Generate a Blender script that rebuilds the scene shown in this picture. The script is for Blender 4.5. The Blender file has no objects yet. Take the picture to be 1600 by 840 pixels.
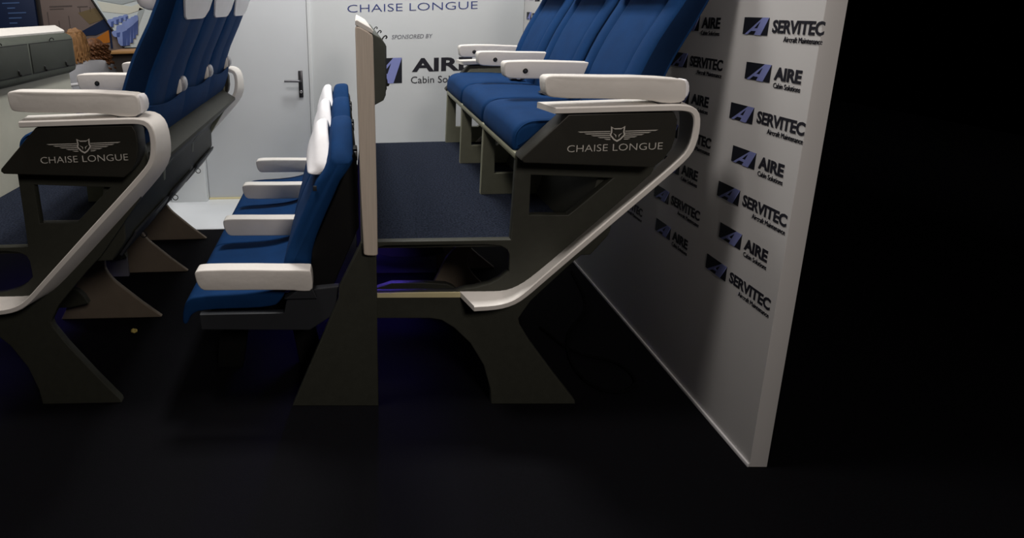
import bpy, bmesh, math, random
from mathutils import Vector, Matrix
random.seed(7)
sc = bpy.context.scene
COL = sc.collection

# ---------------------------------------------------------------- camera
F, CX, CY, ROLL, YAW, PITCH, H = 957., 511.5, 265., .0355, -.0552, .2561, 1.323
fw = Vector((math.sin(YAW)*math.cos(PITCH), math.cos(YAW)*math.cos(PITCH), -math.sin(PITCH)))
r0 = Vector((math.cos(YAW), -math.sin(YAW), 0)); u0 = r0.cross(fw)
rt = r0*math.cos(ROLL) - u0*math.sin(ROLL); up = rt.cross(fw)
cd = bpy.data.cameras.new('camera'); cam = bpy.data.objects.new('camera', cd); COL.objects.link(cam)
cd.sensor_width = 36; cd.lens = F/1600*36
cd.shift_x = (800-CX)/1600; cd.shift_y = (CY-420)/1600
cd.clip_start = .05; cd.clip_end = 60
cam.matrix_world = Matrix(((rt.x, up.x, -fw.x, 0), (rt.y, up.y, -fw.y, 0), (rt.z, up.z, -fw.z, H), (0, 0, 0, 1)))
sc.camera = cam

# ---------------------------------------------------------------- world, hall lights, exposure
w = bpy.data.worlds.new('hall_dark'); sc.world = w; w.use_nodes = True
w.node_tree.nodes['Background'].inputs[0].default_value = (.02, .022, .026, 1)
w.node_tree.nodes['Background'].inputs[1].default_value = 0.0
def area(name, loc, target, size, power, col, sy=None):
    l = bpy.data.lights.new(name, 'AREA'); l.energy = power; l.color = col; l.size = size
    if sy: l.shape = 'RECTANGLE'; l.size_y = sy
    o = bpy.data.objects.new(name, l); COL.objects.link(o); o.location = loc
    o.rotation_euler = (Vector(target)-Vector(loc)).to_track_quat('-Z', 'Y').to_euler()
    return o
area('ceiling_light_booth', (.05, 3.15, 3.7), (-.1, 3.15, 0), .6, 80, (1, .98, .95))
area('ceiling_light_aisle', (-.8, 1.6, 3.7), (-.4, 1.9, 0), .65, 44, (1, .93, .88))
area('ceiling_light_hall', (.80, -1.0, 2.35), (-.2, 2.2, .6), .5, 29, (1, .90, .83))
area('ceiling_light_far', (-3.4, 5.2, 3.4), (-3.1, 6.6, .8), 1.6, 40, (1, .97, .95))
sc.view_settings.view_transform = 'Standard'; sc.view_settings.look = 'None'
sc.view_settings.gamma = 1; sc.view_settings.use_curve_mapping = False
sc.view_settings.exposure = 0.0

# ---------------------------------------------------------------- materials
MATS = {}
def srgb(c): return tuple(((x/255)/12.92 if x/255 <= .04045 else ((x/255+.055)/1.055)**2.4) for x in c)
def mat(name, col, rough=.6, metal=0, var=.0, vscale=8, bump=0, bscale=60, spec=.5, emit=None, estr=0, stretch=None, sheen=0):
    """col: sRGB 0-255 albedo; var: amount of value mottling; bump: fine relief"""
    m = bpy.data.materials.new(name); m.use_nodes = True; MATS[name] = m
    nt = m.node_tree; b = nt.nodes['Principled BSDF']; L = nt.links
    c = srgb(col)
    b.inputs['Base Color'].default_value = (*c, 1); b.inputs['Roughness'].default_value = rough
    b.inputs['Metallic'].default_value = metal; b.inputs['Specular IOR Level'].default_value = spec
    if sheen: b.inputs['Sheen Weight'].default_value = sheen; b.inputs['Sheen Roughness'].default_value = .5
    if emit: b.inputs['Emission Color'].default_value = (*srgb(emit), 1); b.inputs['Emission Strength'].default_value = estr
    tc = nt.nodes.new('ShaderNodeTexCoord'); src = tc.outputs['Object']
    if stretch:
        mp = nt.nodes.new('ShaderNodeMapping'); mp.inputs['Scale'].default_value = stretch
        L.new(src, mp.inputs['Vector']); src = mp.outputs['Vector']
    if var:
        n = nt.nodes.new('ShaderNodeTexNoise'); n.inputs['Scale'].default_value = vscale; n.inputs['Detail'].default_value = 5
        L.new(src, n.inputs['Vector'])
        rp = nt.nodes.new('ShaderNodeMapRange'); rp.inputs['From Min'].default_value = .3; rp.inputs['From Max'].default_value = .7
        rp.inputs['To Min'].default_value = 1-var; rp.inputs['To Max'].default_value = 1+var
        L.new(n.outputs['Fac'], rp.inputs['Value'])
        mx = nt.nodes.new('ShaderNodeVectorMath'); mx.operation = 'SCALE'; mx.inputs[0].default_value = c
        L.new(rp.outputs['Result'], mx.inputs['Scale']); L.new(mx.outputs['Vector'], b.inputs['Base Color'])
    if bump:
        n2 = nt.nodes.new('ShaderNodeTexNoise'); n2.inputs['Scale'].default_value = bscale; n2.inputs['Detail'].default_value = 4
        L.new(src, n2.inputs['Vector'])
        bp = nt.nodes.new('ShaderNodeBump'); bp.inputs['Strength'].default_value = bump; bp.inputs['Distance'].default_value = .01
        L.new(n2.outputs['Fac'], bp.inputs['Height']); L.new(bp.outputs['Normal'], b.inputs['Normal'])
    return m
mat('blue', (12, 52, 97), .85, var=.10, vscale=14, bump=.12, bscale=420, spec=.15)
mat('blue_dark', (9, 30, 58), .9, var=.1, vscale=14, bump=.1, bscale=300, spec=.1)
mat('leather', (226, 222, 216), .5, var=.03, vscale=10, bump=.10, bscale=34, spec=.35)
mat('cover', (240, 240, 243), .8, var=.03, vscale=10, bump=.12, bscale=26, spec=.2)
mat('olive', (54, 55, 48), .55, var=.07, vscale=40, bump=.05, bscale=300, spec=.3)
mat('olive_lit', (138, 139, 120), .6, var=.05, vscale=30, bump=.04, bscale=200, spec=.3)  # frame olive lightened: light on inner and far frames put into the colour
mat('panel_black', (42, 41, 36), .5, var=.05, vscale=30, bump=.03, bscale=300, spec=.3)
mat('foot_brown', (116, 105, 92), .6, var=.05, vscale=20, spec=.3)
mat('locker', (72, 76, 69), .55, var=.05, vscale=30, spec=.3)
mat('locker_door', (50, 53, 48), .55, var=.05, vscale=30, spec=.3)
mat('partition_face', (178, 178, 166), .55, var=.04, vscale=12, spec=.3)
mat('black', (12, 12, 13), .5, spec=.3)
mat('graphite', (46, 48, 52), .5, spec=.3, var=.05)
mat('cream', (226, 222, 216), .45, var=.03, vscale=20, spec=.35)
mat('ply_edge', (206, 194, 180), .6, var=.09, vscale=6, spec=.2, stretch=(60, 60, 1.2))
mat('strip', (214, 204, 160), .5, var=.05)
mat('carpet', (34, 39, 51), 1, var=.6, vscale=150, bump=.35, bscale=420, spec=.05)
mat('floor_black', (9, 9, 13), .85, var=.3, vscale=180, bump=.2, bscale=300, spec=.08)
mat('floor_white', (224, 228, 232), .35, var=.03, vscale=5)
mat('wall_white', (208, 212, 214), .55, var=.02, vscale=3, spec=.3)
mat('wall_print', (206, 205, 204), .5, var=.02, vscale=3, spec=.35)
mat('door_white', (198, 202, 206), .45, var=.02, vscale=3, spec=.35)
mat('steel', (96, 96, 100), .35, metal=1)
mat('silver', (186, 186, 190), .35, metal=.7, bump=.2, bscale=120)
mat('ink_navy', (52, 64, 122), .6, spec=.2)
mat('ink_dark', (34, 34, 42), .6, spec=.2)
mat('ink_grey', (110, 112, 120), .6, spec=.2)
mat('icon_dark', (26, 28, 36), .55, spec=.2)
mat('icon_lav', (128, 136, 192), .6, spec=.2)
mat('print_white', (206, 202, 194), .6, spec=.2)
mat('riser', (112, 112, 124), .6, var=.04)
mat('led', (60, 40, 220), .4, emit=(110, 84, 255), estr=100)
mat('hall_wall', (70, 66, 66), .7, var=.06, vscale=2)
mat('poster_blue', (18, 34, 66), .5, var=.1, vscale=3)
mat('poster_text', (70, 96, 140), .6)
mat('poster_beige', (118, 104, 98), .6, var=.05, vscale=3)
mat('poster_line', (88, 78, 74), .6)
mat('poster_navy', (18, 36, 70), .5)
mat('poster_orange', (186, 112, 32), .5)
mat('poster_olive', (112, 96, 66), .6)
mat('photo_sky', (214, 224, 226), .5)
mat('photo_cream', (226, 228, 214), .5)
mat('photo_shade', (176, 186, 188), .5)
mat('photo_seat', (136, 156, 214), .5, var=.1, vscale=9)
mat('photo_seat_side', (72, 92, 152), .5, var=.12, vscale=9)
mat('frame_black', (14, 14, 16), .4)
mat('wood_tan', (196, 150, 96), .5, var=.08, vscale=6, stretch=(1, 8, 1))
mat('counter_dark', (52, 46, 42), .6)
mat('skin', (205, 160, 135), .55, spec=.3)
mat('hair_blond', (176, 130, 82), .6, var=.35, vscale=9, stretch=(14, 14, 1), bump=.5, bscale=20)
mat('hair_brown', (128, 84, 50), .6, var=.4, vscale=40, bump=.5, bscale=60)
mat('shirt_white', (206, 208, 214), .85, var=.04, vscale=10, bump=.2, bscale=14)
mat('shirt_grey', (138, 140, 146), .85, var=.06, vscale=10, bump=.2, bscale=14)
mat('denim', (40, 46, 62), .85)
mat('lips', (160, 90, 84), .5)
mat('eye', (30, 26, 24), .3)
mat('shoe', (30, 30, 32), .5)
mat('scrap', (196, 176, 96), .6, bump=.4, bscale=40)
mat('floor_cable', (7, 7, 8), .95, spec=.05)
mat('white_metal', (216, 216, 218), .4)

# ---------------------------------------------------------------- builders
def tag(o, label, cat, group=None):
    o['label'] = label; o['category'] = cat
    if group: o['group'] = group
    return o
def struct(o): o['kind'] = 'structure'; return o
ORG = [Vector((0, 0, 0))]           # template origin subtracted from every vertex built for a thing
def link(name, me, m, parent=None, smooth=None):
    me.name = name
    if isinstance(m, str): m = MATS[m]
    me.materials.clear(); me.materials.append(m)
    if smooth is not None:
        for p in me.polygons: p.use_smooth = True
        me.set_sharp_from_angle(angle=math.radians(smooth))
    o = bpy.data.objects.new(name, me); COL.objects.link(o); o.parent = parent
    return o
def empty(name, loc, rz=0):
    o = bpy.data.objects.new(name, None); COL.objects.link(o); o.location = loc; o.rotation_euler.z = rz
    o.empty_display_size = .1
    return o
def from_curve(cu):
    t = bpy.data.objects.new('tmp', cu); COL.objects.link(t)
    dg = bpy.context.evaluated_depsgraph_get(); dg.update()
    me = bpy.data.meshes.new_from_object(t.evaluated_get(dg), depsgraph=dg)
    bpy.data.objects.remove(t); bpy.data.curves.remove(cu)
    return me
def flat2d(loops, thick, bevel=0):
    cu = bpy.data.curves.new('c', 'CURVE'); cu.dimensions = '2D'; cu.fill_mode = 'BOTH'
    cu.extrude = max(thick/2-bevel, 1e-5); cu.bevel_depth = bevel; cu.bevel_resolution = 1; cu.offset = -bevel
    for lp in loops:
        s = cu.splines.new('POLY'); s.points.add(len(lp)-1); s.use_cyclic_u = True
        for p, q in zip(s.points, lp): p.co = (q[0], q[1], 0, 1)
    return from_curve(cu)
def place(me, a, b, c, o=(0, 0, 0)):
    """mesh (x,y,z) -> o + x*a + y*b + z*c, then minus template origin"""
    a, b, c, o = map(Vector, (a, b, c, o))
    for v in me.vertices: v.co = o + a*v.co.x + b*v.co.y + c*v.co.z - ORG[0]
    if a.cross(b).dot(c) < 0: me.flip_normals()
    return me
def plate(name, loops, y0, y1, m, parent=None, bevel=.002):
    """profile in X-Z, extruded from y0 to y1"""
    if not isinstance(loops[0][0], (tuple, list)): loops = [loops]
    me = flat2d(loops, y1-y0, bevel)
    place(me, (1, 0, 0), (0, 0, 1), (0, -1, 0), (0, (y0+y1)/2, 0))
    return link(name, me, m, parent, 35)
def sheet(name, loops, m, parent, a, b, o, thick=.0012):
    """thin print: 2-D shape laid on the plane o + a,b"""
    if not isinstance(loops[0][0], (tuple, list)): loops = [loops]
    a, b = Vector(a), Vector(b); n = a.cross(b)
    me = flat2d(loops, thick, 0); place(me, a, b, n, o)
    return link(name, me, m, parent)
def box(name, lo, hi, m, parent=None, bevel=.003, seg=2):
    bm = bmesh.new(); bmesh.ops.create_cube(bm, size=1)
    for v in bm.verts:
        v.co = Vector((lo[i]+(v.co[i]+.5)*(hi[i]-lo[i]) for i in range(3))) - ORG[0]
    if bevel: bmesh.ops.bevel(bm, geom=bm.edges[:], offset=bevel, segments=seg, affect='EDGES', profile=.5)
    me = bpy.data.meshes.new(name); bm.to_mesh(me); bm.free()
    return link(name, me, m, parent, 40)
def chaikin(p, n=2, closed=True):
    for _ in range(n):
        q = []; k = len(p)
        for i in range(k if closed else k-1):
            a, b = p[i], p[(i+1) % k]
            q += [(a[0]*.75+b[0]*.25, a[1]*.75+b[1]*.25), (a[0]*.25+b[0]*.75, a[1]*.25+b[1]*.75)]
        if not closed: q = [p[0]]+q+[p[-1]]
        p = q
    return p
def inset(p, d):
    k = len(p); area_ = sum(p[i][0]*p[(i+1) % k][1]-p[(i+1) % k][0]*p[i][1] for i in range(k)); s = 1 if area_ > 0 else -1
    out = []
    for i in range(k):
        a, b, c = Vector(p[i-1]), Vector(p[i]), Vector(p[(i+1) % k])
        t = ((b-a).normalized()+(c-b).normalized())
        t = t.normalized() if t.length > 1e-6 else (c-b).normalized()
        out.append((b.x - s*t.y*d, b.y + s*t.x*d))
    return out
def soft(name, prof, y0, y1, m, parent=None, r=.012, sm=2, mid=None, sharp=50, wob=0):
    """padded body: X-Z profile lofted along Y with rounded ends. mid(t)->extra (dx,dz) per point along the width"""
    p = chaikin(prof, sm); secs = []
    angs = [0, 25, 50, 70, 90]
    for a in angs: secs.append((y0+r*(1-math.sin(math.radians(a))), r*(1-math.cos(math.radians(90-a)))))
    secs = [(y0+r*(1-math.cos(math.radians(a))), r*(1-math.sin(math.radians(a)))) for a in angs]
    inner = [(y0+r+(y1-y0-2*r)*k/6, 0) for k in range(1, 6)]
    secs = secs + inner + [(y0+y1-y, d) for y, d in reversed(secs)]
    bm = bmesh.new(); rings = []
    ph = random.random()*9
    for y, d in secs:
        q = inset(p, d) if d > 1e-6 else p; t = (y-y0)/(y1-y0)*2-1; ring = []
        for x, z in q:
            if mid: dx, dz = mid(t, x, z); x += dx; z += dz
            if wob:
                z += wob*math.sin(x*38+ph+y*9)*math.sin(x*17+ph*2); 
                y2 = y+wob*.8*math.sin(x*55+ph*3+z*60)*(1 if d > 0 else 0)
            else: y2 = y
            ring.append(bm.verts.new(Vector((x, y2, z))-ORG[0]))
        rings.append(ring)
    k = len(p)
    for A, B in zip(rings, rings[1:]):
        for i in range(k): bm.faces.new((A[i], A[(i+1) % k], B[(i+1) % k], B[i]))
    bm.faces.new(rings[0][::-1]); bm.faces.new(rings[-1])
    bmesh.ops.recalc_face_normals(bm, faces=bm.faces)
    me = bpy.data.meshes.new(name); bm.to_mesh(me); bm.free()
    return link(name, me, m, parent, sharp)
def tube(name, pts, rad, m, parent=None, closed=False, res=3):
    cu = bpy.data.curves.new('c', 'CURVE'); cu.dimensions = '3D'; cu.bevel_depth = rad; cu.bevel_resolution = res; cu.use_fill_caps = True
    s = cu.splines.new('POLY'); s.points.add(len(pts)-1); s.use_cyclic_u = closed
    for p, q in zip(s.points, pts): p.co = (*(Vector(q)-ORG[0]), 1)
    return link(name, from_curve(cu), m, parent, 60)
def smooth3(pts, n=2, closed=False):
    for _ in range(n):
        q = []; k = len(pts); P = [Vector(a) for a in pts]
        for i in range(k if closed else k-1):
            a, b = P[i], P[(i+1) % k]; q += [a*.75+b*.25, a*.25+b*.75]
        pts = q if closed else [P[0]]+q+[P[-1]]
    return pts
def ring(name, c, rad, thick, m, parent, a=(1, 0, 0), b=(0, 0, 1)):
    c, a, b = Vector(c), Vector(a), Vector(b)
    return tube(name, [c+a*rad*math.cos(t*math.pi/8)+b*rad*math.sin(t*math.pi/8) for t in range(16)], thick, m, parent, True, 2)
def text(name, body, m, parent, a, b, o, x0, x1, z0, z1, bold=0, shear=0, thick=.0012, m2d=None):
    """lettering fitted into the box x0..x1, z0..z1 on plane o + a,b"""
    cu = bpy.data.curves.new('t', 'FONT'); cu.body = body; cu.size = 1; cu.offset = bold; cu.shear = shear; cu.extrude = .5; cu.resolution_u = 3
    me = from_curve(cu)
    xs = [v.co.x for v in me.vertices]; ys = [v.co.y for v in me.vertices]
    sx = (x1-x0)/(max(xs)-min(xs)); sy = (z1-z0)/(max(ys)-min(ys)); mx, my = min(xs), min(ys)
    for v in me.vertices: v.co = Vector((x0+(v.co.x-mx)*sx, z0+(v.co.y-my)*sy, v.co.z*thick))
    a, b = Vector(a), Vector(b)
    place(me, a, b, a.cross(b), o)
    return link(name, me, m, parent)
def copy_tree(o, parent=None):
    c = o.copy(); COL.objects.link(c); c.parent = parent
    for ch in list(o.children): copy_tree(ch, c)
    return c
def lerp(tab, z):
    for (z0, x0), (z1, x1) in zip(tab, tab[1:]):
        if z <= z1: return x0+(x1-x0)*(z-z0)/(z1-z0)
    return tab[-1][1]

YP = 1.844                      # front face of the near side frame of the seat row by the printed wall
NX, NZ = (1, 0, 0), (0, 0, 1)

# ---------------------------------------------------------------- setting
fl = struct(box('floor', (-8, -3.5, -.05), (6, 10, 0), 'floor_black', bevel=0))
struct(box('floor_strip', (-1.75, 3.61, 0), (.6, 4.238, .006), 'floor_white', bevel=.002))
YB = 4.24
wb = struct(box('wall_back', (-.31, YB, 0), (1.106, YB+.06, 2.7), 'wall_white', bevel=.002))
wl = struct(box('wall_back_left', (-1.37, YB-.06, 0), (-1.107, YB+.06, 2.7), 'wall_white', bevel=.012))
dr = struct(box('door_1', (-1.105, YB+.004, .004), (-.338, YB+.05, 2.1), 'door_white', bevel=.004))
struct(box('trim_1', (-.336, YB-.008, 0), (-.308, YB+.06, 2.14), 'wall_white', bevel=.003))
struct(box('wall_over_door', (-1.107, YB, 2.105), (-.336, YB+.06, 2.7), 'wall_white', bevel=.002))
# door furniture
dp = box('handle_plate', (-.412, YB-.005, .735), (-.382, YB+.004, .92), 'steel', dr, .003)
tube('lever', smooth3([(-.396, YB-.004, .852), (-.396, YB-.045, .852), (-.41, YB-.05, .853), (-.505, YB-.048, .856)], 2), .008, 'steel', dp)
ring('keyhole', (-.397, YB-.007, .775), .007, .003, 'silver', dp)
box('door_sill', (-1.105, YB-.004, .006), (-.338, YB+.004, .018), 'strip', dr, .001)
# prints on the back wall
W = (0, YB-.001, 0)
text('title_lettering', 'CHAISE LONGUE', 'ink_navy', wb, (1, 0, -.006), NZ, W, -.062, .80, 1.296, 1.345, bold=-.012)
text('sponsor_lettering', 'SPONSORED BY', 'ink_grey', wb, NX, NZ, W, .232, .506, 1.112, 1.139, shear=.2)
text('brand_lettering', 'AIRE', 'ink_dark', wb, NX, NZ, W, .367, .775, .888, .98, bold=.035)
text('brand_subtitle', 'Cabin Solutions', 'ink_dark', wb, NX, NZ, W, .361, .80, .810, .857)
def icon_loops(w_, h_):
    dark = [(0, 0), (w_, 0), (w_, h_), (0, h_)]
    A = [(x*w_, y*h_) for x, y in [(.10, 0), (.22, 0), (.36, .22), (.56, .22), (.50, 0), (.76, 0), (1, 1), (.76, 1)]]
    hole = [(x*w_, y*h_) for x, y in [(.46, .38), (.60, .38), (.70, .80)]]
    return dark, [A, hole]
d, a_ = icon_loops(.245, .172)
ic = sheet('brand_icon', d, 'icon_dark', wb, NX, NZ, (.055, YB-.001, .815))
sheet('icon_letter', a_, 'icon_lav', ic, NX, NZ, (.055, YB-.002, .815))

# right wall with the repeated prints
XW = 1.106
wr = struct(box('wall_right', (XW, 1.55, .0), (XW+.05, YB, 2.7), 'wall_print', bevel=.002))
struct(box('baseboard_right', (XW-.006, 1.55, 0), (XW, YB, .012), 'white_metal', bevel=.001))
WA = (0, -1, 0)
iw, ih = .108, .047
d, a_ = icon_loops(iw, ih)
def logo_proto(kind):
    base = sheet('logo_icon', d, 'icon_dark', wr, WA, NZ, (0, 0, 0))
    sheet('icon_letter', a_, 'icon_lav', base, WA, NZ, (-.001, 0, 0))
    if kind == 'S':
        text('logo_lettering', 'SERVITEC', 'ink_dark', base, WA, NZ, (0, 0, 0), iw+.018, iw+.205, .008, .042, bold=.03)
        text('logo_subtitle', 'Aircraft Maintenance', 'ink_dark', base, WA, NZ, (0, 0, 0), iw+.068, iw+.205, -.013, .001)
    else:
        text('logo_lettering', 'AIRE', 'ink_dark', base, WA, NZ, (0, 0, 0), iw+.016, iw+.118, .010, .044, bold=.035)
        text('logo_subtitle', 'Cabin Solutions', 'ink_dark', base, WA, NZ, (0, 0, 0), iw+.018, iw+.120, -.011, .003)
    return base
protos = {k: logo_proto(k) for k in 'SA'}; used = set()
for c in range(7):
    for r in range(9):
        k = 'S' if (c+r) % 2 == 0 else 'A'
        if k in used: o = copy_tree(protos[k], wr)
        else: o = protos[k]; used.add(k)
        o.location = (XW-.001, (1.868 if k == 'S' else 1.826)+.386*c-.005*(r-3), .478+.1225*r)

# ---------------------------------------------------------------- upper seat row (built once at the printed wall, copied for the other bay)
ORG[0] = Vector((.75, 0, 0))
UP = empty('upper_seat_row', (.75, YP, 0))
WIN = [(.525, .809), (.771, .793), (.666, .695), (.645, .677), (.525, .679)]
near_outer = [(.02, .597), (.472, .597), (.475, .70), (.478, .87), (.60, .99), (.880, .99), (.892, .935), (.908, .862), (.865, .752), (.712, .558),
              (.658, .506), (.545, .385), (.522, .347), (.508, .322), (.512, .30), (.55, .235), (.63, .12), (.71, .012), (.712, 0), (.43, 0),
              (.425, .06), (.40, .15), (.354, .232), (.30, .289), (.258, .318), (.22, .325), (.02, .327)]
open1 = [(.047, .567), (.055, .578), (.075, .583), (.40, .583), (.44, .578), (.462, .565), (.470, .545), (.471, .489), (.44, .462), (.412, .447), (.364, .434), (.33, .430), (.30, .419), (.047, .419)]
nf = plate('side_frame', [near_outer, WIN, open1], 0, .03, 'olive', UP, .003)
plate('accent_strip', [(.047, .403), (.325, .401), (.332, .416), (.31, .4195), (.047, .4195)], -.004, .002, 'strip', nf, .001)
PANEL = [(.60, 1.008), (.474, .884), (.472, .876), (.48, .868), (.851, .846), (.878, .870), (.897, .902), (.904, .935), (.904, .985), (.893, 1.007)]
pn = plate('side_panel', PANEL, -.08, -.002, 'panel_black', UP, .003)
# emblem and lettering on the panel
PO = (0, -.0805, 0)
text('lettering', 'CHAISE LONGUE', 'print_white', pn, (1, 0, .010), NZ, (0, -.0808, -.007), .601, .870, .8985, .9185, bold=-.014)
def emblem(parent):
    cx, cz = .740, .951
    loops = []
    for s in (-1, 1):
        for k in range(5):
            z = cz+.004-k*.0058; xo = .113-k*.019; xi = .021 - (.002 if k > 2 else 0)
            lp = [(cx+s*xi, z), (cx+s*xo, z+.0006), (cx+s*(xo-.008), z-.0021), (cx+s*xi, z-.0021)]
            loops.append(lp)
    e = sheet('emblem_wings', loops, 'print_white', parent, NX, NZ, (0, -.0808, .002))
    head = [(-.020, .022), (-.011, .016), (.011, .016), (.020, .022), (.019, .006), (.022, -.004), (.010, -.018), (0, -.024), (-.010, -.018), (-.022, -.004), (-.019, .006)]
    inner = [(x*.80, y*.80) for x, y in head]
    eyeL = [(-.013, .002), (-.003, -.004), (-.004, -.012), (-.006, -.005)]
    sheet('emblem_head', [[(cx+x, cz-.004+y) for x, y in q] for q in (head, inner, eyeL, [(-x, y) for x, y in eyeL])], 'print_white', parent, NX, NZ, (0, -.0808, .002))
emblem(pn)
# white band that runs round the panel, down the strut and out along the foot beam: its outer face flares away from the panel
def edge_band(vf, vb):
    P = [(.536, 1.012, .002), (.70, 1.012, .003), (.87, 1.012, .004), (.913, 1.011, .006), (.933, 1.006, .008), (.943, .992, .011), (.946, .962, .014), (.943, .925, .018), (.934, .895, .023),
         (.912, .868, .028), (.85, .806, .031), (.713, .673, .033), (.60, .562, .033), (.535, .498, .031), (.500, .463, .025), (.470, .438, .015), (.438, .424, .004), (.40, .417, -.004), (.345, .414, -.008)]
    q = [P[0]]
    for a, b in zip(P, P[1:]): q += [tuple(a[k]*.75+b[k]*.25 for k in range(3)), tuple(a[k]*.25+b[k]*.75 for k in range(3))]
    q.append(P[-1]); bm = bmesh.new(); R = []; N = len(q)
    for i, (x, z, dl) in enumerate(q):
        a, b = Vector(q[max(i-1, 0)][:2]), Vector(q[min(i+1, N-1)][:2]); t = (b-a).normalized(); n = Vector((-t.y, t.x))
        lip, e = .018, .0025
        tap = .035*max(0, 1-(N-1-i)/4) if i > N-5 else 0
        tip = .022*max(0, 1-i/3) if i < 3 else 0
        def at_(d, v, dx=0): return bm.verts.new(Vector((x+n.x*d+dx, v, z+n.y*d))-ORG[0])
        s_ = 1 if vb > vf else -1
        R.append([at_(e, vf, tip), at_(lip-e, vf, tip), at_(lip, vf+s_*e, tip), at_(lip+dl, vb-s_*e, -tap), at_(lip+dl-e, vb, -tap), at_(dl, vb, -tap), at_(0, vf+s_*.004, tip)])
    for A, B in zip(R, R[1:]):
        for i in range(7): bm.faces.new((A[i], A[(i+1) % 7], B[(i+1) % 7], B[i]))
    bm.faces.new(R[0]); bm.faces.new(R[-1][::-1]); bmesh.ops.recalc_face_normals(bm, faces=bm.faces)
    me = bpy.data.meshes.new('edge_band'); bm.to_mesh(me); bm.free()
    return link('edge_band', me, 'cream', UP, 35)
edge_band(-.092, .016)
# far side frame
ff = plate('side_frame', [[(.472, .592), (.478, .87), (.60, .99), (.875, .99), (.885, .93), (.875, .80), (.712, .558), (.60, .44), (.50, .44)], WIN], 1.47, 1.50, 'olive_lit', UP, .003)
plate('side_panel', PANEL, 1.50, 1.56, 'panel_black', UP, .003)
edge_band(1.465, 1.575)
# inner frames standing on the deck
for v in (.5, 1.0):
    plate('inner_frame', [[(.474, .592), (.478, .868), (.85, .868), (.86, .79), (.80, .722), (.787, .61), (.73, .53), (.60, .53), (.60, .592)], WIN], v, v+.03, 'olive_lit', UP, .003)
    plate('lower_beam', chaikin([(.05, .12), (.05, .217), (.33, .217), (.39, .19), (.42, .12)], 1), v, v+.03, 'olive', UP, .003)
for v in (.624, 1.124, 1.60):
    plate('rear_foot', chaikin([(.70, .56), (.56, .42), (.475, .335), (.454, .28), (.452, .236), (.483, .186), (.52, .150)], 1, False)+[(.6, .074), (.681, .004), (.678, 0), (.22, 0), (.30, .14), (.36, .27), (.46, .40), (.60, .56)], v, v+.022, 'foot_brown', UP, .004)
# deck with carpet, closing panel and light strip below it
dk = box('deck', (.052, .03, .562), (.66, 1.50, .586), 'olive', UP, .003)
plate('carpet', [(.054, .586), (.70, .586), (.70, .594), (.054, .594)], .012, 1.50, 'carpet', dk, .002)
box('kick_panel', (.05, 1.08, 0), (.38, 1.10, .56), 'riser', UP, .002)
ls = box('light_strip', (.06, .60, .548), (.085, 1.06, .560), 'led', UP, .002)
box('glow_blocker', (.095, .55, .49), (.10, 1.07, .562), 'black', UP, .001)  # lip added only to keep the strip's glow off the rear feet
# seat pan and front rail
box('front_rail', (.474, .005, .858), (.496, 1.47, .878), 'olive_lit', UP, .004)
box('seat_pan', (.495, .03, .866), (.86, 1.47, .884), 'black', UP, .003)
CUSH = [(.484, .872), (.472, .885), (.472, .925), (.482, .952), (.508, .970), (.56, .975), (.70, .970), (.80, .960), (.86, .955), (.865, .90), (.80, .886), (.55, .884)]
BF = [(.89, .775), (.95, .787), (1.03, .805), (1.10, .829), (1.18, .862), (1.25, .902), (1.32, .944), (1.45, 1.005), (1.58, 1.058), (1.60, 1.08)]
BR = [(.89, .86), (.95, .878), (1.03, .898), (1.10, .921), (1.16, .945), (1.235, .985), (1.31, 1.021), (1.45, 1.08), (1.58, 1.126), (1.60, 1.118)]
def backrest(v0, v1):
    T = [-1, -.985, -.94, -.84, -.72, -.65, -.615, -.58, -.5, -.3, 0, .3, .5, .58, .615, .65, .72, .84, .94, .985, 1]
    def g(t):
        a = abs(t)
        if a >= .999: return .034
        if a > .98: return .014
        if a > .93: return .003
        if a > .80: return -.006
        if a > .70: return -.006
        if a > .64: return .000
        if a > .60: return .009
        if a > .57: return .004
        return .0015
    bm = bmesh.new(); rings = []
    zs = [.89, .93, .99, 1.05, 1.10, 1.15, 1.20, 1.25, 1.30, 1.36, 1.42, 1.48, 1.54, 1.58, 1.60]
    for z in zs:
        xf, xr = lerp(BF, z), lerp(BR, z); vc, hw = (v0+v1)/2, (v1-v0)/2
        if z > 1.36: hw *= 1-.06*((z-1.36)/.24)**2
        k = 1 if z < 1.5 else .5
        P = [(xf+g(t)*k, vc+hw*t) for t in T]
        P += [(xr-.012, vc+hw), (xr-.002, vc+hw*.97), (xr+.002, vc+hw*.6), (xr+.002, vc+.012), (xr-.002, vc), (xr+.002, vc-.012), (xr+.002, vc-hw*.6), (xr-.002, vc-hw*.97), (xr-.012, vc-hw)]
        rings.append([bm.verts.new(Vector((x, y, z))-ORG[0]) for x, y in P])
    for A, B in zip(rings, rings[1:]):
        n = len(A)
        for i in range(n):
            fc = bm.faces.new((A[i], A[(i+1) % n], B[(i+1) % n], B[i]))
            if i in (0, 19, 20, 29): fc.material_index = 1        # darker blue on the side faces
    bm.faces.new(rings[0][::-1]); bm.faces.new(rings[-1])
    bmesh.ops.recalc_face_normals(bm, faces=bm.faces)
    me = bpy.data.meshes.new('backrest'); bm.to_mesh(me); bm.free()
    idx = [p.material_index for p in me.polygons]
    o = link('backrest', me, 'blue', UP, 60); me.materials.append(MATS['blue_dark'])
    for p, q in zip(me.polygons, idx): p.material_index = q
    return o
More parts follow.
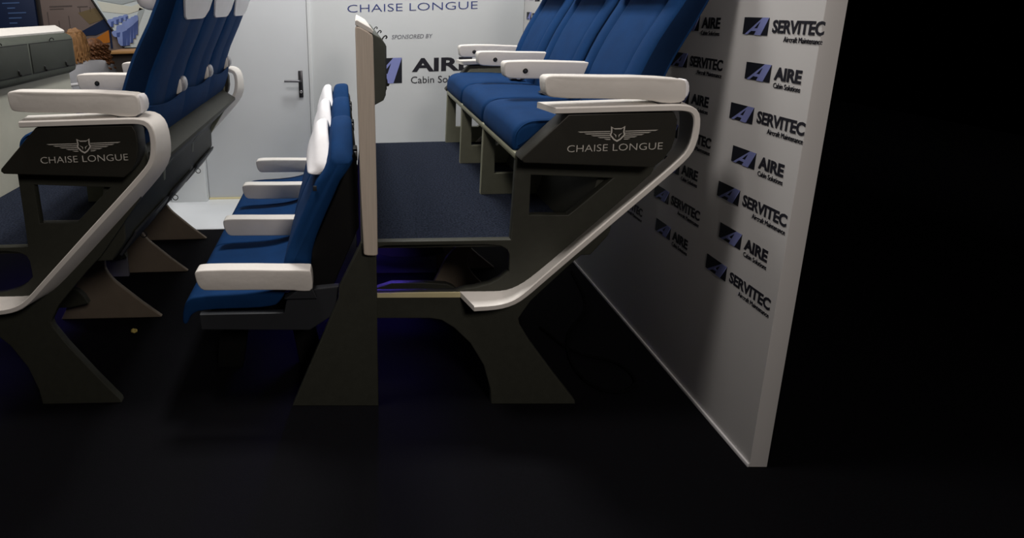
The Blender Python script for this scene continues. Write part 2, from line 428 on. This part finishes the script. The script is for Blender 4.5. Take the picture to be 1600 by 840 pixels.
def rear_sheet(name, m, parent, v0, v1, zlo, zhi, off, bulge=0, rows=8, cols=12, th=.006):
    """cloth panel lying on the rear of the backrest; zlo/zhi are functions of t in 0..1"""
    bm = bmesh.new(); fr, bk = [], []
    for j in range(rows+1):
        A, B = [], []
        for i in range(cols+1):
            t = i/cols; s = j/rows; z = zlo(t)+(zhi(t)-zlo(t))*s
            x = lerp(BR, z)+off+bulge*math.sin(math.pi*(s*.75))*(.35+.65*math.sin(math.pi*t)**.5)
            y = v0+(v1-v0)*t
            A.append(bm.verts.new(Vector((x, y, z))-ORG[0])); B.append(bm.verts.new(Vector((x-th, y, z))-ORG[0]))
        fr.append(A); bk.append(B)
    for j in range(rows):
        for i in range(cols):
            bm.faces.new((fr[j][i], fr[j][i+1], fr[j+1][i+1], fr[j+1][i])); bm.faces.new((bk[j][i], bk[j+1][i], bk[j+1][i+1], bk[j][i+1]))
    for i in range(cols):
        bm.faces.new((fr[0][i], bk[0][i], bk[0][i+1], fr[0][i+1])); bm.faces.new((fr[-1][i], fr[-1][i+1], bk[-1][i+1], bk[-1][i]))
    for j in range(rows):
        bm.faces.new((fr[j][0], fr[j+1][0], bk[j+1][0], bk[j][0])); bm.faces.new((fr[j][-1], bk[j][-1], bk[j+1][-1], fr[j+1][-1]))
    bmesh.ops.recalc_face_normals(bm, faces=bm.faces)
    me = bpy.data.meshes.new(name); bm.to_mesh(me); bm.free()
    return link(name, me, m, parent, 45)
for i in range(3):
    v0 = .032+.486*i; v1 = v0+.470
    cu = soft('seat_cushion', CUSH, v0, v1, 'blue', UP, .02, 2, mid=lambda t, x, z: (0, (.006*(1-t*t) if z > .93 else 0)))
    tube('cushion_piping', [(x, v0+.004, z) for x, z in chaikin([(.484, .885), (.478, .93), (.51, .966), (.56, .971), (.70, .966), (.84, .955)], 2, False)], .0022, 'blue', cu)
    bk = backrest(v0+.004, v1-.008)
    soft('headrest_cushion', [(.925, 1.335), (.880, 1.36), (.893, 1.47), (.965, 1.585), (1.02, 1.60), (1.06, 1.57), (1.0, 1.44), (.96, 1.345)], v0+.06, v1-.06, 'cover', bk, .025)
    rear_sheet('headrest_cover', 'cover', bk, v0-.004, v1-.02, lambda t: 1.306+(.085*(1-t/.28) if t < .28 else 0)+(.03*(t-.9)/.1 if t > .9 else 0), lambda t: 1.597, .008)
    pk = rear_sheet('seat_pocket', 'blue', bk, v0-.010, v0+.478, lambda t: .915, lambda t: 1.046-.020*math.sin(math.pi*t), .010, .022)
    tube('pocket_hem', [(lerp(BR, 1.046-.020*math.sin(math.pi*t/12))+.014+.007*math.sin(math.pi*t/12)**.5, v0-.010+.488*t/12, 1.046-.020*math.sin(math.pi*t/12)) for t in range(13)], .0035, 'blue', pk)
    # belt end and its white tag lying at the back of the cushion
    bl = soft('belt_buckle', [(.70, .975), (.73, .990), (.78, .985), (.77, .970)], v0+.05, v0+.10, 'black', UP, .006, 1)
    box('belt_tag', (.735, v0+.035, .978), (.750, v0+.052, .990), 'white_metal', bl, .002)
ARM = [(.532, 1.072), (.528, 1.104), (.531, 1.114), (.540, 1.1185), (.58, 1.119), (.74, 1.112), (.90, 1.101), (.919, 1.094), (.922, 1.06), (.918, 1.034), (.87, 1.030), (.82, 1.043), (.70, 1.050), (.56, 1.056), (.538, 1.060)]
for i in range(4):
    v = -.078+.5*i
    ar = soft('armrest', ARM, v, v+.062, 'leather', UP, .005, 1, sharp=40, wob=.0012)
    plate('pivot', chaikin([(.845, 1.034), (.86, 1.022), (.90, 1.020), (.917, 1.034), (.90, 1.046), (.86, 1.046)], 1), v+.004, v+.05, 'steel', ar, .002)
    box('pivot_foot', (.862, v+.018, .99), (.885, v+.045, 1.03), 'black', ar, .002)
    tube('seam', [(.535, v+.006, 1.104), (.58, v+.003, 1.108), (.74, v+.003, 1.102), (.90, v+.003, 1.090), (.916, v+.005, 1.086)], .0013, 'cover', ar)
    soft('end_cap', [(.912, 1.040), (.910, 1.088), (.922, 1.100), (.935, 1.085), (.937, 1.056), (.924, 1.038)], v+.012, v+.052, 'silver' if i else 'cover', ar, .006, 1)
    if i:
        ring('recline_button_ring', (.605, v-.001, 1.082), .0075, .002, 'black', ar)
        soft('recline_button', [(.600, 1.077), (.610, 1.077), (.610, 1.087), (.600, 1.087)], v-.004, v+.006, 'graphite', ar, .001, 1)
# shell that carries the seats at the rear
SHELL = [(.80, .935), (.866, .925), (.942, .872), (.942, .860), (.81, .740), (.796, .715), (.792, .61), (.785, .592), (.735, .528), (.66, .525), (.70, .62), (.74, .80)]
sh = plate('rear_shell', SHELL, .03, 1.47, 'olive', UP, .006)
for k in range(3):
    v = .10+.47*k
    ld = plate('locker_lid', [(.733, .521), (.741, .515), (.800, .588), (.806, .604), (.797, .606), (.789, .592)], v, v+.41, 'graphite', UP, .003)
    ring('pull_loop', (.757, v+.20, .520), .012, .002, 'black', ld, (1, 0, 0), (0, 0, 1))
ORG[0] = Vector((0, 0, 0))
tag(UP, 'row of three blue seats with winged emblem panel beside the printed logo wall', 'seat row', 'raised airline seat rows')
YL = .0295
UL = copy_tree(UP)
UL.location = (.75-1.575, YP+.0105, 0); UL.rotation_euler.z = YL
tag(UL, 'row of three blue seats seen from behind, wide white band down its strut', 'seat row', 'raised airline seat rows')

# ---------------------------------------------------------------- partition between the bays
PT = empty('partition', (.02, YP, 0)); ORG[0] = Vector((.02, 0, 0))
plate('body', [(-.002, .572), (.044, .572), (.044, 1.242), (-.002, 1.268)], -.01, 1.47, 'partition_face', PT, .003)
plate('end_trim', chaikin([(.004, .575), (.010, .565), (.046, .563), (.0515, .572), (.0465, 1.235), (.043, 1.250), (-.002, 1.276), (-.007, 1.262)], 1), -.036, -.008, 'ply_edge', PT, .004)
plate('top_cap', [(-.005, 1.276), (.044, 1.250), (.047, 1.258), (.040, 1.266), (.0, 1.290), (-.005, 1.288)], -.034, 1.475, 'cream', PT, .002)
lk = plate('locker_box', [(.044, 1.250), (.070, 1.236), (.082, 1.218), (.082, 1.068), (.075, 1.052), (.044, 1.036)], -.006, 1.48, 'locker', PT, .004)
for k in range(3):
    v0 = .006+.49*k
    dd = box('locker_door', (.081, v0+.010, 1.080), (.086, v0+.476, 1.212), 'locker_door', lk, .002)
    plate('door_seal', [(.0805, 1.076), (.0835, 1.076), (.0835, 1.216), (.0805, 1.216)], v0+.006, v0+.480, 'black', dd, 0)
    for q in (.12, .36):
        tube('coat_hook', smooth3([(.085, v0+q, 1.104), (.0895, v0+q, 1.100), (.0905, v0+q, 1.084), (.0945, v0+q, 1.080), (.0965, v0+q, 1.087)], 2), .004, 'black', dd)
    tube('latch', smooth3([(.080, v0+.22, 1.216), (.086, v0+.22, 1.228), (.094, v0+.223, 1.233), (.099, v0+.232, 1.226), (.095, v0+.238, 1.222)], 2), .0022, 'black', dd)
plate('foot_plate', [(.0, .60), (-.077, .443), (-.081, .396), (-.149, .239), (-.25, 0), (.046, 0), (.046, .60)], -.010, .020, 'olive', PT, .003)
plate('foot_plate', [(.0, .60), (-.03, .35), (-.03, 0), (.046, 0), (.046, .60)], 1.44, 1.47, 'olive', PT, .003)
ORG[0] = Vector((0, 0, 0))
tag(PT, 'upright cream-edged partition with dark locker box behind the low seats', 'partition', 'cream-edged partitions')
PL = copy_tree(PT)
off = Vector((.02-.75, 0, 0)); c, s = math.cos(YL), math.sin(YL)
PL.location = (.75-1.575+c*off.x, YP+.0105+s*off.x, 0); PL.rotation_euler.z = YL
tag(PL, 'partition at the left picture edge with two hooked locker doors and white top', 'partition', 'cream-edged partitions')

# ---------------------------------------------------------------- lower seat row
YM = 1.828
LO = empty('lower_seat_row', (-.3, YM, 0), .0253); ORG[0] = Vector((-.3, 0, 0))
LC = [(-.622, .300), (-.616, .288), (-.604, .290), (-.590, .325), (-.545, .343), (-.306, .344), (-.275, .372), (-.255, .41), (-.24, .44), (-.30, .412), (-.40, .398), (-.56, .394), (-.60, .380), (-.615, .345)]
LB = [(-.276, .43), (-.268, .488), (-.226, .602), (-.174, .711), (-.124, .839), (-.097, .94), (-.088, .985), (-.060, .993), (-.028, .991), (-.017, .975), (-.020, .93), (-.066, .774), (-.117, .666), (-.164, .555), (-.175, .43)]
LB = [(x, z if z < .8 else z-(z-.8)*.036/.19) for x, z in LB]
LH = [(-.170, .803), (-.183, .83), (-.174, .880), (-.158, .93), (-.145, .972), (-.130, .988), (-.108, .988), (-.100, .962), (-.108, .912), (-.124, .84), (-.135, .805), (-.150, .798)]
LH = [(x, z if z < .8 else z-(z-.8)*.036/.19) for x, z in LH]
dome_cover = lambda t, x, z: (.012*abs(t)**2, -.13*abs(t)**2*(z-.80)/.155 if z > .80 else .01*(1-t*t))
dome = lambda t, x, z: (0, -.105*abs(t)**2.2*(z-.78)/.175 if z > .78 else 0)
for i in range(3):
    v0 = .062+.493*i; v1 = v0+.486
    cu = soft('seat_cushion', LC, v0, v1, 'blue', LO, .007, 2, mid=lambda t, x, z: (0, .004*(1-t*t) if z > .38 else 0))
    tube('cushion_piping', [(-.60, v0+.006, .372), (-.54, v0+.002, .386), (-.35, v0+.002, .392), (-.27, v0+.002, .40)], .002, 'blue', cu)
    bk = soft('backrest', LB, v0+.006, v1-.022, 'blue', LO, .022, 2, mid=dome)
    soft('headrest_cover', LH, v0+.030, v1-.050, 'cover', bk, .020, 2, mid=dome_cover, wob=.0025)
    plate('back_shell', [(-.016, .88), (-.008, .86), (-.006, .62), (-.08, .45), (-.10, .40), (-.175, .40), (-.165, .55), (-.115, .66), (-.062, .775)], v0+.02, v1-.02, 'black', LO, .004)
    for z in (.865, .80, .72):
        bx = box('back_bracket', (-.020, v0+.03, z-.02), (-.005, v0+.09, z+.02), 'black', bk, .003)
        box('bracket_clip', (-.018, v0+.026, z-.006), (-.007, v0+.036, z+.012), 'silver', bx, .002)
box('care_tag', (-.152, .064, .755), (-.140, .068, .772), 'graphite', LO, .001)
LA = [(-.543, .470), (-.547, .500), (-.544, .510), (-.535, .5155), (-.50, .517), (-.30, .511), (-.175, .509), (-.166, .505), (-.162, .470), (-.164, .434), (-.20, .433), (-.233, .438), (-.40, .441), (-.50, .443), (-.528, .445)]
for i in range(4):
    v = .5*i
    ar = soft('armrest', LA, v, v+.058, 'leather', LO, .005, 1, sharp=40, wob=.0008)
    tube('seam', [(-.541, v+.006, .494), (-.50, v+.003, .499), (-.30, v+.003, .495), (-.17, v+.004, .494)], .0013, 'cover', ar)
    ring('release_loop', (-.185, v+.02, .434), .014, .0018, 'steel', ar)
    plate('pivot', [(-.26, .40), (-.20, .44), (-.165, .44), (-.15, .40)], v+.012, v+.05, 'graphite', ar, .003)
    plate('side_bracket', [(-.55, .342), (-.55, .286), (-.18, .276), (-.10, .33), (-.082, .395), (-.078, .435), (-.205, .424), (-.255, .385), (-.265, .342)], v+.028, v+.058, 'graphite', LO, .004)
for x, z in ((-.50, .30), (-.22, .30)): box('seat_beam', (x-.025, .03, z-.02), (x+.025, 1.55, z+.03), 'black', LO, .004)
for v in (.25, 1.25): plate('leg', [(-.52, .29), (-.20, .29), (-.14, 0), (-.24, 0), (-.27, .22), (-.42, .22), (-.46, 0), (-.56, 0)], v, v+.04, 'black', LO, .003)
ORG[0] = Vector((0, 0, 0))
tag(LO, 'low row of three blue seats with white headrest covers in front of the partition', 'seat row')

# ---------------------------------------------------------------- small things on the floor
bm = bmesh.new(); bmesh.ops.create_icosphere(bm, subdivisions=2, radius=.011)
for v in bm.verts: v.co = Vector((v.co.x*1.3, v.co.y*1.1, max(v.co.z*.7, -.006)+.006))*(1+random.uniform(-.25, .25))
for v in bm.verts: v.co.z = max(v.co.z, 0)
me = bpy.data.meshes.new('paper_scrap'); bm.to_mesh(me); bm.free()
o = link('paper_scrap', me, 'scrap'); o.location = (-.990, 2.343, 0); tag(o, 'tiny crumpled yellow scrap lying on the black floor', 'litter')
o = tube('floor_cable', smooth3([(.74, 2.35, .006), (.80, 2.15, .006), (.95, 2.10, .006), (.98, 1.95, .006), (.85, 1.88, .006), (.76, 2.0, .006), (.82, 2.3, .006), (1.0, 2.5, .006), (1.05, 2.9, .006)], 3), .006, 'floor_cable')
tag(o, 'loose black cable looped on the dark floor by the printed wall', 'cable')

# ---------------------------------------------------------------- hall beyond
def at(px, py, Y):
    dvec = rt*((px-CX)/F) - up*((py-CY)/F) + fw
    return Vector((0, 0, H)) + dvec*(Y/dvec.y)
def hx(px, py, Y): p = at(px, py, Y); return (p.x, p.z)
YH = 7.0
struct(box('wall_hall', (-6.5, YH+.12, 0), (-.6, YH+.2, 3.2), 'hall_wall', bevel=0))
def board(name, m, x0, x1, z0, z1, y, label, cat, legs=True):
    b = box(name, (x0, y, z0), (x1, y+.04, z1), m, None, .003)
    tag(b, label, cat); return b
pb = board('poster_board', 'poster_blue', -4.6, -3.63, 0, 2.3, YH, 'dark blue poster with pale lines of text behind the hooked lockers', 'poster')
for k in range(9):
    z = 1.56-.055*k
    box('text_line', (-4.0+.05*(k > 1), YH-.003, z), (-3.74-.06*((k*7) % 3), YH, z+.014), 'poster_text', pb, 0)
pg = board('display_board', 'poster_beige', -3.56, -2.35, 0, 2.3, YH, 'beige board with line drawings and navy and orange bands', 'display board')
for (x0, x1, z0, z1) in [(-3.46, -3.2, 1.45, 1.465), (-3.46, -3.3, 1.425, 1.435), (-3.5, -3.488, 1.1, 1.4), (-3.42, -3.34, 1.19, 1.2), (-3.38, -3.37, 1.19, 1.3), (-3.26, -3.25, 1.0, 1.35), (-3.14, -3.02, 1.44, 1.45), (-3.12, -3.11, 1.38, 1.44), (-3.0, -2.99, 1.38, 1.44), (-3.18, -3.10, 1.16, 1.17)]:
    box('drawn_line', (x0, YH-.003, z0), (x1, YH, z1), 'poster_line', pg, 0)
def printp(name, pix, m, parent, y): return plate(name, [hx(px, py, y) for px, py in pix], y-.003, y, m, parent, 0)
printp('olive_band', [(122, 20), (150, 12), (162, 30), (140, 38)], 'poster_olive', pg, YH)
printp('navy_band', [(122, 52), (166, 28), (176, 43), (150, 55), (124, 56)], 'poster_navy', pg, YH-.003)
printp('orange_band', [(148, 61), (170, 47), (172, 66), (155, 70)], 'poster_orange', pg, YH-.003)
printp('navy_bar', [(170, 44), (172.5, 43), (176.5, 75), (173.5, 76)], 'poster_navy', pg, YH-.004)
ph = plate('cabin_photo', [hx(px, py, YH-.03) for px, py in [(143, -40), (143, -1), (194, 74), (300, 72), (300, -40)]], YH-.055, YH-.016, 'photo_sky', None, 0)
tag(ph, 'bright aircraft cabin photograph with rows of light blue seats behind the seat row', 'poster')
YQ = YH-.056
tube('photo_frame', [Vector((*[hx(px, py, YQ)[0]], YQ, hx(px, py, YQ)[1])) for px, py in [(143, -1), (194, 74)]], .012, 'frame_black', ph)
printp('ceiling_print', [(152, 2), (205, 10), (222, 4), (225, 14), (200, 22), (160, 18)], 'photo_cream', ph, YQ)
printp('shade_print', [(152, 0), (190, 7), (215, 0)], 'photo_shade', ph, YQ-.002)
printp('aisle_print', [(212, 30), (218, 12), (226, 15), (206, 68), (202, 68)], 'photo_shade', ph, YQ)
for k, (x, y, ww, hh) in enumerate([(192, 23, 8, 9), (184, 25, 9, 10), (176, 27, 10, 11), (168, 30, 10, 12), (209, 24, 7, 30), (204, 26, 9, 34), (198, 29, 11, 38), (191, 33, 13, 38), (182, 39, 17, 34), (175, 48, 13, 24)]):
    hh = min(hh, (x-143)/.68-1-y+ww*.9)
    printp('seat_print', chaikin([(x+ww*.25, y+hh), (x, y+hh*.45), (x-.5, y+2), (x+ww*.2, y), (x+ww*.9, y-.6), (x+ww, y+hh*.25), (x+ww*.92, y+hh)], 1), 'photo_seat', ph, YQ-.004-.0008*k)
    printp('seat_side_print', [(x+ww*.55, y+hh*.34), (x+ww, y+hh*.24), (x+ww*.92, y+hh), (x+ww*.6, y+hh)], 'photo_seat_side', ph, YQ-.0044-.0008*k)
# counter in front of the photograph
cn = empty('counter', (-2.45, 6.6, 0))
ORG[0] = Vector((-2.45, 6.6, 0))
p0, p1 = at(168, 80, 6.45), at(207, 76, 6.45); zt = p0.z
box('counter_top', (p0.x, 6.40, zt-.03), (p0.x+.9, 6.85, zt), 'wood_tan', cn, .004)
box('counter_body', (p0.x+.03, 6.44, 0), (p0.x+.87, 6.81, zt-.03), 'counter_dark', cn, .004)
ORG[0] = Vector((0, 0, 0))
tag(cn, 'dark counter with a tan wooden top in front of the cabin photograph', 'counter')

# ---------------------------------------------------------------- people seated in the hall
def skin_mesh(joints, edges, sub=2):
    """joints: [(pos, rx, ry)]; first is the root"""
    me = bpy.data.meshes.new('s'); me.from_pydata([j[0] for j in joints], edges, [])
    o = bpy.data.objects.new('s', me); COL.objects.link(o)
    o.modifiers.new('k', 'SKIN'); sk = me.skin_vertices[0].data
    for i, j in enumerate(joints): sk[i].radius = (j[1], j[2]); sk[i].use_root = (i == 0)
    m = o.modifiers.new('b', 'SUBSURF'); m.levels = m.render_levels = sub
    dg = bpy.context.evaluated_depsgraph_get(); dg.update()
    r = bpy.data.meshes.new_from_object(o.evaluated_get(dg), depsgraph=dg)
    bpy.data.objects.remove(o); return r
def blob(name, c, rad, m, parent, sub=3, fn=None):
    bm = bmesh.new(); bmesh.ops.create_icosphere(bm, subdivisions=sub, radius=1)
    for v in bm.verts:
        q = Vector((v.co.x*rad[0], v.co.y*rad[1], v.co.z*rad[2])); q = fn(q) if fn else q; v.co = q+Vector(c)
    me = bpy.data.meshes.new(name); bm.to_mesh(me); bm.free(); return link(name, me, m, parent, 70)
def person(loc, rz, shirt, hairkind, label):
    R = empty('person', loc, rz)   # local: faces +Y (away from the photographer), sits on a seat 0.45 m high
    J = [((0, 0, .52), .15, .11), ((0, .01, .68), .125, .09), ((0, .02, .80), .14, .095), ((0, .01, .90), .10, .075), ((0, .02, .955), .05, .05),
         ((0, .035, 1.0), .062, .07), ((0, .045, 1.075), .074, .092), ((0, .04, 1.135), .06, .075)]
    E = [(i, i+1) for i in range(7)]
    def chain(frm, pts):
        p = frm
        for q in pts: J.append(q); E.append((p, len(J)-1)); p = len(J)-1
        return p
    for s in (-1, 1):
        hnd = chain(3, [((s*.15, .0, .875), .05, .05), ((s*.185, .03, .74), .043, .043), ((s*.19, .07, .63), .038, .038), ((s*.15, .22, .60), .032, .032), ((s*.12, .30, .60), .024, .024), ((s*.11, .345, .595), .034, .018)])
        for k in range(4):
            dx = (k-1.5)*.017
            chain(hnd, [((s*.11+dx, .39, .592), .0085, .0085), ((s*.11+dx, .42-.004*abs(k-1), .582), .008, .008), ((s*.11+dx, .435-.004*abs(k-1), .57), .007, .007)])
        chain(hnd, [((s*.075, .36, .59), .010, .010), ((s*.062, .385, .583), .009, .009)])
        chain(0, [((s*.10, .06, .50), .095, .09), ((s*.11, .25, .51), .078, .075), ((s*.11, .43, .49), .06, .06), ((s*.11, .43, .28), .05, .052), ((s*.11, .42, .09), .036, .038), ((s*.11, .47, .035), .034, .030), ((s*.11, .56, .025), .034, .022)])
    link('body', skin_mesh(J, E), 'skin', R, 80)
    # clothes: slightly larger shells ending at neck, elbow, waist and ankle
    G = [(J[0][0], .162, .122), (J[1][0], .142, .105), (J[2][0], .155, .108), ((0, .01, .895), .135, .10), ((0, .015, .945), .075, .068)]
    GE = [(0, 1), (1, 2), (2, 3), (3, 4)]
    for s in (-1, 1):
        n = len(G); G += [((s*.155, 0, .885), .074, .074), ((s*.188, .03, .74), .056, .056), ((s*.194, .068, .645), .052, .052)]; GE += [(3, n), (n, n+1), (n+1, n+2)]
    link('shirt', skin_mesh(G, GE), shirt, R, 80)
    if shirt == 'shirt_white':
        blob('shirt_print', (.115, -.075, .80), (.045, .05, .05), 'poster_text', R, 3)
    T = [((0, 0, .50), .165, .125)]; TE = []
    for s in (-1, 1):
        n = len(T); T += [((s*.10, .06, .505), .105, .10), ((s*.11, .25, .512), .088, .086), ((s*.11, .435, .495), .072, .072), ((s*.11, .435, .28), .062, .062), ((s*.11, .425, .12), .056, .056)]
        TE += [(0, n)]+[(n+k, n+k+1) for k in range(4)]
    link('trousers', skin_mesh(T, TE), 'denim', R, 80)
    for s in (-1, 1):
        blob('shoe', (s*.11, .50, .035), (.045, .125, .045), 'shoe', R, 3, lambda q: Vector((q.x, q.y, max(q.z, -.035))))
        blob('eye', (s*.03, .132, 1.075), (.011, .006, .008), 'eye', R, 2)
        blob('ear', (s*.078, .04, 1.07), (.012, .02, .032), 'skin', R, 2)
    blob('nose', (0, .142, 1.05), (.013, .018, .022), 'skin', R, 2)
    blob('mouth', (0, .128, 1.012), (.024, .008, .007), 'lips', R, 2)
    if hairkind == 'straight':
        def f(q):
            if q.z < 0: q.z *= 1.75; q.y -= .02*(-q.z/.2)
            if q.y > .05: q.y = .05; q.z = max(q.z, .02)
            return q + Vector((.004*math.sin(q.x*190), 0, .006*math.sin(q.x*140+q.y*60)))
        hr = blob('hair', (0, .02, 1.085), (.084, .098, .105), 'hair_blond', R, 4, f)
        for k in range(34):
            a = math.pi*.97+math.pi*1.06*k/33; x, y = .078*math.cos(a), .02+.088*math.sin(a); w1 = .012*math.sin(k*2.3); zb = .955+.025*math.sin(k*1.7)
            tube('hair_lock', smooth3([(x*.7, .02+(y-.02)*.7, 1.16), (x, y, 1.08), (x*1.10+w1, y-.012, 1.03), (x*1.04-w1, y-.014, .995), (x*1.0+w1, y-.010, zb)], 2), .0085, 'hair_blond', hr, res=1)
    else:
        hr = blob('hair', (0, .02, 1.085), (.098, .11, .105), 'hair_brown', R, 4, lambda q: Vector((q.x, min(q.y, .06), q.z if q.z > 0 else q.z*1.1)))
        for k in range(70):
            a = math.pi*.90+math.pi*1.2*(k/69); rr = .80+.45*((k*37) % 10)/10
            x, y = .11*math.cos(a)*rr, .02+.11*math.sin(a)*rr
            n = 30; zb = .82+.07*((k*13) % 7)/7
            pts = [(x*(1+.55*t/n)+.014*math.cos(t*1.1+k), y*(1+.05*t/n)-.015*t/n+.014*math.sin(t*1.1+k), 1.13-(1.13-zb)*t/n) for t in range(n)]
            tube('hair_curl', pts, .0085, 'hair_brown', hr, res=1)
    tag(R, label, 'person', 'seated visitors')
    return R
pa = at(120, 66, 4.9)
A = person((pa.x, 4.88, pa.z-1.085), math.radians(25), 'shirt_white', 'straight', 'seated person with straight blond hair and a white top with blue print')
B_ = at(146, 76, 5.72)
B = person((B_.x, 5.70, B_.z-1.085), math.radians(-12), 'shirt_grey', 'curly', 'seated person with long curly brown hair and a grey top')
def chair(loc, rz, label):
    C_ = empty('chair', loc, rz)
    soft('seat', [(-.21, .415), (-.21, .45), (.21, .45), (.21, .415)], -.20, .22, 'white_metal', C_, .02, 2)
    for sx in (-1, 1):
        for y in (-.19, .20): tube('leg', [(sx*.19, y, .42), (sx*.21, y*1.1, 0)], .012, 'white_metal', C_)
        tube('armrest_frame', smooth3([(sx*.20, .18, .44), (sx*.24, .18, .66), (sx*.25, -.16, .67), (sx*.21, -.22, .62), (sx*.20, -.19, .44)], 2), .011, 'white_metal', C_)
    tube('back_rail', smooth3([(-.20, -.19, .44), (-.20, -.25, .78), (0, -.28, .80), (.20, -.25, .78), (.20, -.19, .44)], 2), .012, 'white_metal', C_)
    for k in range(-2, 3): tube('back_spindle', [(k*.07, -.20, .44), (k*.07, -.268, .785)], .007, 'white_metal', C_)
    tag(C_, label, 'chair', 'white hall chairs'); return C_
for P, zz, lb in ((A, A.location.z, 'white chair under the blond-haired person'), (B, B.location.z, 'white chair under the curly-haired person')):
    ch = chair((P.location.x, P.location.y, 0), P.rotation_euler.z, lb)
    P.scale = ch.scale = (1+zz/1.085,)*3
    P.location.z = 0.0
